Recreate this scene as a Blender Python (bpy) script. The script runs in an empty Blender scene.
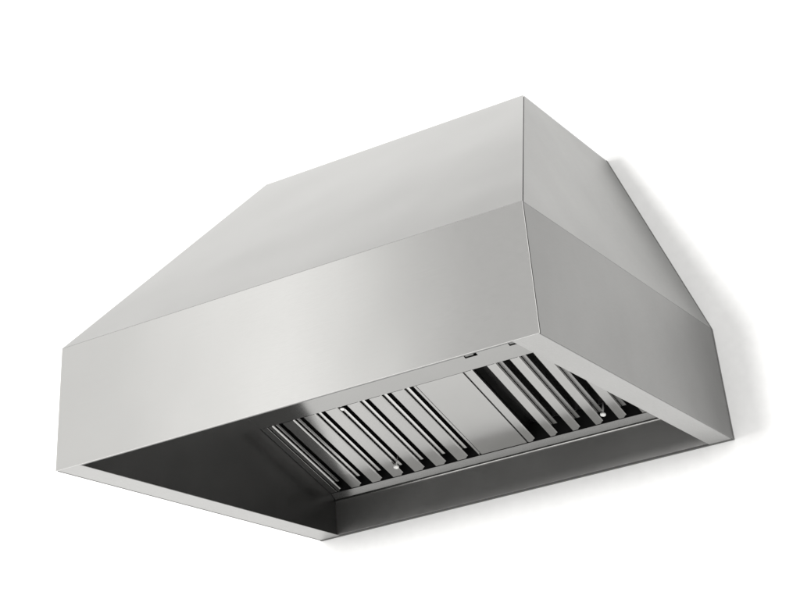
import bpy, bmesh, math
from mathutils import Vector, Matrix

sc = bpy.context.scene
COL = sc.collection

# ------------------------------------------------------------------ dimensions (metres)
W2 = 0.4572          # half width
D = 0.7938           # depth of the lower box
H = 0.2073           # height of the lower box
XT = 0.3019          # half width of the top opening
DT = 0.3836          # depth of the top opening
HT = 0.6109          # total height
XI = 0.409           # half width of the recess
YB = -0.010          # face of the inner back panel
YF = -0.7860         # face of the inner front panel
K, Z0 = 0.33764, 0.06905   # sloped filter plane: z = Z0 - K*y
N = Vector((0, K, 1)).normalized()

def fp(x, y, h=0.0):
    return Vector((x, y, Z0 - K * y)) + N * h

# ------------------------------------------------------------------ materials
def new_mat(name):
    m = bpy.data.materials.new(name); m.use_nodes = True
    nt = m.node_tree; nt.nodes.clear()
    out = nt.nodes.new('ShaderNodeOutputMaterial')
    p = nt.nodes.new('ShaderNodeBsdfPrincipled')
    nt.links.new(p.outputs[0], out.inputs[0])
    return m, nt, p

def steel(name, col, rough, aniso=0.5, grain=1.0, blotch=0.05, tint=(1.0, 0.996, 0.982), wave=0.004, wave_scale=4.0):
    m, nt, p = new_mat(name)
    L = nt.links.new
    uv = nt.nodes.new('ShaderNodeUVMap'); uv.uv_map = 'UVMap'
    mp = nt.nodes.new('ShaderNodeMapping'); mp.inputs['Scale'].default_value = (9, 1500, 1)
    L(uv.outputs[0], mp.inputs[0])
    n1 = nt.nodes.new('ShaderNodeTexNoise'); n1.inputs['Scale'].default_value = 1.0
    n1.inputs['Detail'].default_value = 4; n1.inputs['Roughness'].default_value = 0.7
    L(mp.outputs[0], n1.inputs['Vector'])
    mp2 = nt.nodes.new('ShaderNodeMapping'); mp2.inputs['Scale'].default_value = (60, 1100, 1)
    L(uv.outputs[0], mp2.inputs[0])
    n2 = nt.nodes.new('ShaderNodeTexNoise'); n2.inputs['Scale'].default_value = 1.0
    n2.inputs['Detail'].default_value = 3
    L(mp2.outputs[0], n2.inputs['Vector'])
    n3 = nt.nodes.new('ShaderNodeTexNoise'); n3.inputs['Scale'].default_value = 5.0
    n3.inputs['Detail'].default_value = 3
    L(uv.outputs[0], n3.inputs['Vector'])
    # colour: base * grain * slow cloudiness
    r1 = nt.nodes.new('ShaderNodeMapRange')
    r1.inputs['From Min'].default_value = 0.25; r1.inputs['From Max'].default_value = 0.75
    r1.inputs['To Min'].default_value = 1 - 0.05 * grain; r1.inputs['To Max'].default_value = 1 + 0.05 * grain
    L(n1.outputs[0], r1.inputs['Value'])
    r3 = nt.nodes.new('ShaderNodeMapRange')
    r3.inputs['From Min'].default_value = 0.3; r3.inputs['From Max'].default_value = 0.7
    r3.inputs['To Min'].default_value = 1 - blotch; r3.inputs['To Max'].default_value = 1 + blotch
    L(n3.outputs[0], r3.inputs['Value'])
    mu = nt.nodes.new('ShaderNodeMath'); mu.operation = 'MULTIPLY'
    L(r1.outputs[0], mu.inputs[0]); L(r3.outputs[0], mu.inputs[1])
    sc_ = nt.nodes.new('ShaderNodeVectorMath'); sc_.operation = 'SCALE'
    sc_.inputs[0].default_value = [col * t for t in tint]
    L(mu.outputs[0], sc_.inputs['Scale'])
    L(sc_.outputs[0], p.inputs['Base Color'])
    rr = nt.nodes.new('ShaderNodeMapRange')
    rr.inputs['From Min'].default_value = 0.3; rr.inputs['From Max'].default_value = 0.7
    rr.inputs['To Min'].default_value = rough - 0.04 * grain; rr.inputs['To Max'].default_value = rough + 0.04 * grain
    L(n2.outputs[0], rr.inputs['Value']); L(rr.outputs[0], p.inputs['Roughness'])
    b = nt.nodes.new('ShaderNodeBump'); b.inputs['Strength'].default_value = 0.035 * grain
    b.inputs['Distance'].default_value = 0.0003
    L(n1.outputs[0], b.inputs['Height'])
    n4 = nt.nodes.new('ShaderNodeTexNoise'); n4.inputs['Scale'].default_value = wave_scale
    n4.inputs['Detail'].default_value = 1.0
    tco = nt.nodes.new('ShaderNodeTexCoord'); L(tco.outputs['Object'], n4.inputs['Vector'])
    b2 = nt.nodes.new('ShaderNodeBump'); b2.inputs['Strength'].default_value = 1.0
    b2.inputs['Distance'].default_value = wave
    L(n4.outputs[0], b2.inputs['Height']); L(b.outputs[0], b2.inputs['Normal']); L(b2.outputs[0], p.inputs['Normal'])
    p.inputs['Metallic'].default_value = 1.0
    p.inputs['Anisotropic'].default_value = aniso
    p.inputs['Anisotropic Rotation'].default_value = 0.25
    tg = nt.nodes.new('ShaderNodeTangent'); tg.direction_type = 'UV_MAP'; tg.uv_map = 'UVMap'
    L(tg.outputs[0], p.inputs['Tangent'])
    return m

M_front = steel('brushed_steel_front', 0.655, 0.22, 0.75, 0.4, 0.015, wave=.0013)  # copies of one steel; light and shade per face put into the base
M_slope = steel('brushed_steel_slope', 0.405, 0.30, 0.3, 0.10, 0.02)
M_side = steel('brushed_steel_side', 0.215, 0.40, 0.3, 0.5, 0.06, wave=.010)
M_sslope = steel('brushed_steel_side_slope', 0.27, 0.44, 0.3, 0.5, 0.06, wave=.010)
M_flange = steel('brushed_steel_flange', 0.34, 0.30, 0.3, 0.8, 0.03)
M_apron = steel('brushed_steel_apron', 0.34, 0.15, 0.2, 0.6, 0.02)
M_baffle = steel('baffle_steel', 0.40, 0.17, 0.2, 0.7, 0.03)
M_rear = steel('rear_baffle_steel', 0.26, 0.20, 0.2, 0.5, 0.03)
M_liner = steel('liner_steel_shaded', 0.08, 0.32, 0.2, 0.8, 0.10)  # shade of the recess put into a darkened base
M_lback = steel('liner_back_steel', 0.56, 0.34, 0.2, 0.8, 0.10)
M_trough = steel('trough_steel', 0.24, 0.28, 0.2, 0.8, 0.05)
M_bright = steel('polished_steel', 0.70, 0.22, 0.0, 0.3, 0.0)

M_web = steel('filter_inner_shaded', 0.07, 0.35, 0.2, 0.5, 0.05)  # shade in the filter gaps put into a near-black base
M_lip = steel('filter_hem_steel', 0.60, 0.22, 0.0, 0.5, 0.02)

def plain(name, col, rough, metal=0.0):
    m, nt, p = new_mat(name)
    n = nt.nodes.new('ShaderNodeTexNoise'); n.inputs['Scale'].default_value = 60
    tc = nt.nodes.new('ShaderNodeTexCoord'); nt.links.new(tc.outputs['Object'], n.inputs['Vector'])
    r = nt.nodes.new('ShaderNodeMapRange'); r.inputs['To Min'].default_value = 0.96; r.inputs['To Max'].default_value = 1.04
    nt.links.new(n.outputs[0], r.inputs['Value'])
    s = nt.nodes.new('ShaderNodeVectorMath'); s.operation = 'SCALE'; s.inputs[0].default_value = col
    nt.links.new(r.outputs[0], s.inputs['Scale']); nt.links.new(s.outputs[0], p.inputs['Base Color'])
    p.inputs['Roughness'].default_value = rough; p.inputs['Metallic'].default_value = metal
    return m
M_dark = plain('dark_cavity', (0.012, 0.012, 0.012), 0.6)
M_contact = plain('contact_shadow_grey', (0.14, 0.14, 0.137), 0.7)
M_cap = plain('pale_cap', (0.85, 0.85, 0.83), 0.35)
M_wall = plain('white_wall', (0.88, 0.88, 0.88), 0.9)

# ------------------------------------------------------------------ mesh helpers
def finish(name, bm, mat, parent, udir=Vector((1, 0, 0)), label=None):
    bmesh.ops.recalc_face_normals(bm, faces=bm.faces)
    uvl = bm.loops.layers.uv.new('UVMap')
    u = udir.normalized()
    for f in bm.faces:
        n = f.normal
        uu = u - n * u.dot(n)
        if uu.length < 0.2:
            uu = n.orthogonal()
        uu.normalize(); vv = n.cross(uu)
        for l in f.loops:
            l[uvl].uv = (l.vert.co.dot(uu), l.vert.co.dot(vv) + 0.37 * l.vert.co.dot(n))
    me = bpy.data.meshes.new(name); bm.to_mesh(me); bm.free()
    me.materials.append(mat)
    o = bpy.data.objects.new(name, me); COL.objects.link(o)
    if parent: o.parent = parent
    if label: o['label'] = label
    return o

def add_plate(bm, poly, inward, th):
    """a sheet of metal: polygon (outer face) thickened along inward"""
    inw = Vector(inward).normalized() * th
    a = [bm.verts.new(Vector(p)) for p in poly]
    b = [bm.verts.new(Vector(p) + inw) for p in poly]
    fs = [bm.faces.new(a), bm.faces.new(b[::-1])]
    n = len(poly)
    for i in range(n):
        fs.append(bm.faces.new((a[i], b[i], b[(i + 1) % n], a[(i + 1) % n])))
    return fs

def plate(name, poly, inward, th, mat, parent, udir=(1, 0, 0), bevel=0.0004, label=None):
    bm = bmesh.new(); add_plate(bm, poly, inward, th)
    bmesh.ops.recalc_face_normals(bm, faces=bm.faces)
    if bevel:
        bmesh.ops.bevel(bm, geom=list(bm.edges), offset=bevel, segments=2, affect='EDGES', profile=0.5)
    return finish(name, bm, mat, parent, Vector(udir), label)

def add_channel(bm, prof, th, y0, y1, cut=0.0):
    """open polyline profile (x,h) thickened by th and run along the filter plane from y0 to y1"""
    pts = [Vector(p) for p in prof]
    off = []
    for i, p in enumerate(pts):
        d = []
        if i > 0: d.append((pts[i] - pts[i - 1]).normalized())
        if i < len(pts) - 1: d.append((pts[i + 1] - pts[i]).normalized())
        ns = [Vector((-t.y, t.x)) for t in d]
        m = ns[0] if len(ns) == 1 else (ns[0] + ns[1]).normalized()
        c = m.dot(ns[0])
        off.append(p + m * th / max(c, 0.4))
    loop = pts + off[::-1]
    A = [bm.verts.new(fp(p.x, y0, p.y)) for p in loop]
    B = [bm.verts.new(fp(p.x, y1, p.y)) for p in loop]
    n = len(loop); k = len(pts)
    for i in range(n):
        bm.faces.new((A[i], A[(i + 1) % n], B[(i + 1) % n], B[i]))
    for V in (A, B):
        for i in range(k - 1):
            bm.faces.new((V[i], V[i + 1], V[n - 2 - i], V[n - 1 - i]))

def rot_mat(axis):
    return Vector((0, 0, 1)).rotation_difference(Vector(axis)).to_matrix().to_4x4()

def add_lathe(bm, base, axis, prof, seg=24):
    """prof: list of (radius, height along axis)"""
    R = Matrix.Translation(base) @ rot_mat(axis)
    rings = []
    for r, h in prof:
        rings.append([bm.verts.new(R @ Vector((r * math.cos(2 * math.pi * i / seg), r * math.sin(2 * math.pi * i / seg), h))) for i in range(seg)])
    for a, b in zip(rings, rings[1:]):
        for i in range(seg):
            bm.faces.new((a[i], a[(i + 1) % seg], b[(i + 1) % seg], b[i]))
    bm.faces.new(rings[0][::-1]); bm.faces.new(rings[-1])
    for f in bm.faces: f.smooth = True

# ------------------------------------------------------------------ the setting
bm = bmesh.new()
add_plate(bm, [(-7, .005, -6), (7, .005, -6), (7, .005, 1.80), (-7, .005, 1.80)], (0, 1, 0), 0.1)
wall = finish('wall', bm, M_wall, None)
wall['kind'] = 'structure'; wall['label'] = 'plain white wall behind the hood'; wall['category'] = 'wall'

# ------------------------------------------------------------------ the hood
hood = bpy.data.objects.new('range_hood', None); COL.objects.link(hood)
hood.location = (0, 0, 0)
hood['label'] = 'brushed stainless steel wall mounted range hood with baffle filters underneath'
hood['category'] = 'range hood'

T = 0.0015
G = 0.0019       # seam at the front corners
e = 0.0009       # clearance between sheets
# front: lower apron and sloped upper sheet, with a soft fold between them
plate('front_panel', [(-W2, -D, 0), (W2, -D, 0), (W2, -D, H - e/3), (-W2, -D, H - e/3)], (0, 1, 0), T, M_front, hood, bevel=.0002)
sn = Vector((0, -(HT - H), (D - DT) * 1.0))      # outward-ish normal of the slope
sn = Vector((0, -(HT - H), (D - DT))).normalized()
plate('sloped_front_panel', [(-W2, -D, H + e/3), (W2, -D, H + e/3), (XT, -DT, HT), (-XT, -DT, HT)], -sn, T, M_slope, hood)
for s in (1, -1):
    y0 = -D + T + .0030
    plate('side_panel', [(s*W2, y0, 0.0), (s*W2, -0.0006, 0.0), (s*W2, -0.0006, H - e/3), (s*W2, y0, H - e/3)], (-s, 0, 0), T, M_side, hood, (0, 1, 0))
    nn = Vector((s * (HT - H), 0, (W2 - XT))).normalized()
    g2 = T + .0030
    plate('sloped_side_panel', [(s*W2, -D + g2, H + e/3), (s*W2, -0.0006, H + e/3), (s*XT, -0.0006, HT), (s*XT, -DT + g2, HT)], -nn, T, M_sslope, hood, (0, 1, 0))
    # bottom flange
    xo = s * (W2 - T - e)
    plate('bottom_flange', [(xo, -D + T + e, 0.0003), (xo, -0.0006, 0.0003), (s*XI, -0.0006, 0.0003), (s*XI, -D + T + e, 0.0003)], (0, 0, 1), T, M_flange, hood, (0, 1, 0))
    # inner side
    plate('inner_side_panel', [(s*XI, YF, 0.0022), (s*XI, YB, 0.0022), (s*XI, YB, 0.26), (s*XI, YF, 0.206)], (s, 0, 0), T, M_liner, hood, (0, 1, 0), 0)
plate('top_panel', [(-XT+.004, -DT+.004, HT-.001), (XT-.004, -DT+.004, HT-.001), (XT-.004, -.001, HT-.001), (-XT+.004, -.001, HT-.001)], (0, 0, -1), T, M_slope, hood)

# added dark strips painting the shade inside the open front seams
for s in (1, -1):
    bm = bmesh.new()
    add_plate(bm, [(s*(W2-.0016), -D + .0017, .001), (s*(W2-.0016), -D + .006, .001), (s*(W2-.0016), -D + .006, H), (s*(W2-.0016), -D + .0017, H)], (-s, 0, 0), .001)
    finish('seam_shade_strip', bm, M_dark, hood)
    bm = bmesh.new()
    q = .0018
    add_plate(bm, [(s*(W2-q), -D + .0017, H), (s*(W2-q), -D + .006, H), (s*(XT-q), -DT + .006, HT - .001), (s*(XT-q), -DT + .0017, HT - .001)], (-s, 0, 0), .001)
    finish('seam_shade_strip', bm, M_dark, hood)

# inner front, roof, back
bm = bmesh.new()
add_plate(bm, [(-XI, YF, 0.0003), (XI, YF, 0.0003), (XI, YF, 0.205), (-XI, YF, 0.205)], (0, -1, 0), T)
finish('inner_front_panel', bm, M_liner, hood)
plate('front_hem', [(-XI, -D + T + .0002, 0.0004), (XI, -D + T + .0002, 0.0004), (XI, YF - .0002, 0.0004), (-XI, YF - .0002, 0.0004)], (0, 0, 1), T, M_trough, hood, (1, 0, 0), 0.0003)
YA = -0.42
zA = Z0 - K * YA
bm = bmesh.new()
add_plate(bm, [(-XI, YF - 0.002, 0.2062), (XI, YF - 0.002, 0.2062), (XI, YA, zA), (-XI, YA, zA)], (0, 0, 1), T)
finish('inner_roof_panel', bm, M_liner, hood)
bm = bmesh.new()
add_plate(bm, [(-XI, YB, 0.0009), (XI, YB, 0.0009), (XI, YB, 0.066), (-XI, YB, 0.066)], (0, 1, 0), T)
finish('inner_back_panel', bm, M_lback, hood)
bm = bmesh.new()
add_plate(bm, [(-XI, YB + 0.0018, 0.0006), (XI, YB + 0.0018, 0.0006), (XI, -0.0006, 0.0006), (-XI, -0.0006, 0.0006)], (0, 0, 1), T * .7)
finish('back_hem', bm, M_liner, hood)
# added dark strip painting the hood's contact shadow at the wall, one closed loop
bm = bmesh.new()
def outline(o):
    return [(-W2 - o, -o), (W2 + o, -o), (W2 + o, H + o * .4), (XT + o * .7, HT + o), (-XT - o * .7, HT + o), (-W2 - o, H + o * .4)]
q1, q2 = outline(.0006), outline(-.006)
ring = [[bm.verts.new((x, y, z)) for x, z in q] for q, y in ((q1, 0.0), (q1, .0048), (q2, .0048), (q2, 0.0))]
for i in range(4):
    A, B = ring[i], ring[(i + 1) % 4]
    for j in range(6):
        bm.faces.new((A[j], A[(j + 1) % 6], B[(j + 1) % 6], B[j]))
finish('contact_shadow_strip', bm, M_contact, hood)

# sloped apron in front of the filters, with two control cut-outs
YTOP = -0.2715
YBOT = -0.0265
SWX = (0.0915, 0.1850)
def ap(x0, x1, y0, y1, bm):
    add_plate(bm, [fp(x0, y0), fp(x1, y0), fp(x1, y1), fp(x0, y1)], N, T)
bm = bmesh.new()
sw_y0, sw_y1, shw = -0.335, -0.3050, 0.0132
ap(-XI, XI, sw_y1, YTOP, bm)
ap(-XI, XI, YA, sw_y0, bm)
xs = [-XI] + [v for c in SWX for v in (c - shw, c + shw)] + [XI]
for i in range(0, len(xs), 2):
    ap(xs[i], xs[i + 1], sw_y0, sw_y1, bm)
bmesh.ops.remove_doubles(bm, verts=bm.verts, dist=1e-5)
finish('apron_panel', bm, M_apron, hood)
for c in SWX:
    sl = plate('control_slot', [fp(c - shw, sw_y0, .012), fp(c + shw, sw_y0, .012), fp(c + shw, sw_y1, .012), fp(c - shw, sw_y1, .012)], N, T, M_dark, hood, bevel=0)
    bm = bmesh.new()
    add_plate(bm, [fp(c - shw + .001, sw_y0 + .002, .002), fp(c + .005, sw_y0 + .002, .002), fp(c + .005, sw_y1 - .0005, .002), fp(c - shw + .001, sw_y1 - .0005, .002)], N, .008)
    finish('rocker_switch', bm, M_trough, sl)

# margins either side of the filters
FX0, FX1 = -0.3925, -0.0520
PX0, PX1 = -0.0508, 0.0508
GX0, GX1 = 0.0520, 0.3925
for (a, b) in ((-XI + .0006, FX0 - .0012), (GX1 + .0012, XI - .0006)):
    plate('filter_rail', [fp(a, YTOP + .0006), fp(b, YTOP + .0006), fp(b, YBOT - .001), fp(a, YBOT - .001)], N, T, M_apron, hood, (0, 1, 0))
plate('blank_panel', [fp(PX0, YTOP + .0008), fp(PX1, YTOP + .0008), fp(PX1, YBOT - .0018), fp(PX0, YBOT - .0018)], N, 0.004, M_baffle, hood, (1, 0, 0), 0.0005)
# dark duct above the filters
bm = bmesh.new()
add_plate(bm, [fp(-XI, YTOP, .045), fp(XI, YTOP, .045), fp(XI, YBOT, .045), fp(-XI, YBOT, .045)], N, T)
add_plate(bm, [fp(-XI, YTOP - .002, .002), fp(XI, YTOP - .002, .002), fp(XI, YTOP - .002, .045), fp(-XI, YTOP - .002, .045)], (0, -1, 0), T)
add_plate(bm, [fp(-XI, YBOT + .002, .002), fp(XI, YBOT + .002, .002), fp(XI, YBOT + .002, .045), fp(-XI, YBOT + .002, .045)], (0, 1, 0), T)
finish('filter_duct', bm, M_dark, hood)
# grease trough below the filters with a bright rolled hem
plate('grease_trough', [(-XI + .0006, YB - .0004, .0668), (XI - .0006, YB - .0004, .0668), fp(XI - .0006, YBOT + .0004), fp(-XI + .0006, YBOT + .0004)],
      N, T, M_trough, hood, (1, 0, 0))
bm = bmesh.new()
add_lathe(bm, Vector((-XI + .0008, YB - .0016, .0656)), (1, 0, 0), [(.0013, 0), (.0013, 2 * XI - .0016)], 10)
finish('trough_hem', bm, M_bright, hood)

def make_filter(x0, x1, gaps, gw, first_open=False, name='baffle_filter'):
    root = bpy.data.objects.new(name, None); COL.objects.link(root); root.parent = hood
    # frame: slim side channels and a dark back tray
    for a in (x0, x1 - .0012):
        bm = bmesh.new()
        add_plate(bm, [fp(a, YTOP + .001, .0015), fp(a, YBOT - .002, .0015), fp(a, YBOT - .002, .040), fp(a, YTOP + .001, .040)], (1, 0, 0), .0012)
        finish('frame_rail', bm, M_rear, root, Vector((0, 1, 0)))
    bounds = [x0 + .0004]
    for i, c in enumerate(gaps):
        w = gw[i]
        bounds += [c - w / 2, c + w / 2]
    bounds.append(x1 - .0004)
    for i in range(0, len(bounds), 2):
        a, b = bounds[i], bounds[i + 1]
        bm = bmesh.new()
        ch = min(.0022, (b - a) * .2)
        add_channel(bm, [(a, .0032), (a, ch * .6), (a + ch, 0), (b - ch, 0), (b, ch * .6), (b, .0062 if first_open else .0028)], .0008, YTOP + .001, YBOT - .0075)
        # tongue at the low end with a clipped corner
        cx = min(.006, (b - a) * .4)
        add_plate(bm, [fp(a + ch, YBOT - .0075), fp(b - ch, YBOT - .0075), fp(b - ch - cx, YBOT - .002), fp(a + ch, YBOT - .002)], N, .0008)
        finish('baffle', bm, M_baffle, root, Vector((0, 1, -K)))
    for i, c in enumerate(gaps):
        w = gw[i]; a, b = c - w / 2, c + w / 2
        bm = bmesh.new()
        lip = w * .30
        add_channel(bm, [(a - .0008, .0090), (a - .0008, .030), (b + .0008, .030), (b + .0008, .0085)], -.0008, YTOP + .001, YBOT - .030)
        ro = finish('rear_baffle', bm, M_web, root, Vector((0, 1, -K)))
        if not (first_open and i == 0):
            bm = bmesh.new()
            hh = .0078 if first_open else .0054
            lx = lip if first_open else w * .36
            add_channel(bm, [(a - .0004, hh), (a + .001 + lx, hh)], .0006, YTOP + .0015, YBOT - .026)
            if first_open:
                add_channel(bm, [(b - .0016, .0082), (b + .0004, .0082)], .0006, YTOP + .0015, YBOT - .034)
            finish('baffle_hem', bm, M_rear if first_open else M_lip, root, Vector((0, 1, -K)))
    return root

g1 = [-.3695 + .0502 * k for k in range(7)]
f1 = make_filter(FX0, FX1, g1, [.0215] * 7)
g2 = [.0860 + .0492 * k for k in range(7)]
g2[-1] = .3800
f2 = make_filter(GX0, GX1, g2, [.0300] + [.0288] * 5 + [.0180], True)

def knob(x, y, parent, base=.020, mat=None):
    bm = bmesh.new()
    add_lathe(bm, fp(x, y, base), -N, [(.0016, 0), (.0016, .018), (.0022, .0222), (.0052, .0236), (.0056, .0250), (.0054, .0266), (.0042, .0274), (.001, .0276)], 24)
    finish('latch_pin', bm, mat or M_cap, parent)
for p, f in (((-.2265, -.0640), f1), ((-.2215, -.2640), f1), ((.2325, -.0600), f2), ((.2325, -.2640), f2)):
    knob(p[0], p[1], f, .020 if p[1] > -.1 else .0255, None if p[1] > -.1 else M_bright)

# ------------------------------------------------------------------ lamps and surroundings
w = bpy.data.worlds.new('World'); sc.world = w; w.use_nodes = True
nt = w.node_tree; nt.nodes.clear()
out = nt.nodes.new('ShaderNodeOutputWorld'); bg = nt.nodes.new('ShaderNodeBackground')
tc = nt.nodes.new('ShaderNodeTexCoord')
nt.links.new(bg.outputs[0], out.inputs[0])
sep = nt.nodes.new('ShaderNodeSeparateXYZ'); nt.links.new(tc.outputs['Generated'], sep.inputs[0])
def math_node(op, a, b=None):
    m = nt.nodes.new('ShaderNodeMath'); m.operation = op
    for i, v in enumerate((a, b)):
        if v is None: continue
        if isinstance(v, (int, float)): m.inputs[i].default_value = v
        else: nt.links.new(v, m.inputs[i])
    return m.outputs[0]
# invented surroundings shaping the steel's reflections: brightness by azimuth (degrees to the left of straight ahead of the hood)
az = math_node('MULTIPLY', math_node('ARCTAN2', math_node('MULTIPLY', sep.outputs[0], -1), math_node('MULTIPLY', sep.outputs[1], -1)), 180 / math.pi)
pos = math_node('DIVIDE', math_node('ADD', az, 90), 180)
fc = nt.nodes.new('ShaderNodeFloatCurve'); nt.links.new(pos, fc.inputs['Value'])
cv = fc.mapping.curves[0]
KEYS = [(-90, 1.15), (-20, 1.2), (8, 1.15), (18, .62), (25, .46), (29.5, .56), (34, 1.42), (37.5, 1.12), (42, .85), (52, 1.0), (65, 1.25), (90, 1.25)]
while len(cv.points) < len(KEYS): cv.points.new(0.5, 0.5)
for p_, (a_, v_) in zip(cv.points, KEYS):
    p_.location = ((a_ + 90) / 180, v_ / 2)
fc.mapping.update()
elev = nt.nodes.new('ShaderNodeMapRange'); nt.links.new(sep.outputs[2], elev.inputs['Value'])
elev.inputs['From Min'].default_value = -.5; elev.inputs['From Max'].default_value = .1
elev.inputs['To Min'].default_value = 2.0; elev.inputs['To Max'].default_value = 2.0
# above the cut-off wall top, added grey falloff darkens the slope's reflection rightwards
hi = nt.nodes.new('ShaderNodeMapRange'); hi.interpolation_type = 'SMOOTHSTEP'
hi.inputs['From Min'].default_value = .50; hi.inputs['From Max'].default_value = .66
nt.links.new(sep.outputs[2], hi.inputs['Value'])
bk = nt.nodes.new('ShaderNodeMapRange'); nt.links.new(sep.outputs[1], bk.inputs['Value'])
bk.inputs['From Min'].default_value = 0.0; bk.inputs['From Max'].default_value = .15
rt = nt.nodes.new('ShaderNodeMapRange'); nt.links.new(math_node('DIVIDE', sep.outputs[0], math_node('MAXIMUM', sep.outputs[1], .01)), rt.inputs['Value'])
rt.inputs['From Min'].default_value = -1.6; rt.inputs['From Max'].default_value = -1.0
rt.inputs['To Min'].default_value = 0.06; rt.inputs['To Max'].default_value = 0.60
fall = math_node('SUBTRACT', 1.0, math_node('MULTIPLY', math_node('MULTIPLY', hi.outputs[0], bk.outputs[0]), rt.outputs[0]))
nt.links.new(math_node('MULTIPLY', fall, math_node('MULTIPLY', fc.outputs[0], elev.outputs[0])), bg.inputs['Strength'])
bg.inputs['Color'].default_value = (1.0, 0.995, 0.98, 1)

ld = bpy.data.lights.new('studio_softbox', 'AREA'); ld.shape = 'DISK'
lo = bpy.data.objects.new('studio_softbox', ld); COL.objects.link(lo)
dist = 12.0
dirv = Vector((-.065, -1, .002)).normalized()
lo.location = Vector((0, 0, .3)) + dirv * dist
lo.rotation_euler = (-dirv).to_track_quat('-Z', 'Y').to_euler()
ld.size = 2 * dist * .048
ld.energy = 960
ld.color = (1, .995, .98)

# ------------------------------------------------------------------ camera
cam = bpy.data.cameras.new('camera'); co = bpy.data.objects.new('camera', cam); COL.objects.link(co)
co.location = (1.36786, -2.79245, -0.73835)
co.rotation_mode = 'XYZ'
co.rotation_euler = (2.19313727, 0.10027473, 0.513935266)
cam.sensor_fit = 'HORIZONTAL'; cam.sensor_width = 36
cam.lens = 36 * 1.89698
cam.shift_x = -61.12 / 800
cam.shift_y = -420.69 / 800
cam.clip_start = 0.05; cam.clip_end = 200
sc.camera = co

sc.render.engine = 'CYCLES'
sc.view_settings.view_transform = 'Standard'
sc.view_settings.look = 'None'
sc.view_settings.exposure = 0
sc.view_settings.gamma = 1
try:
    sc.cycles.max_bounces = 12; sc.cycles.glossy_bounces = 8
except Exception: pass
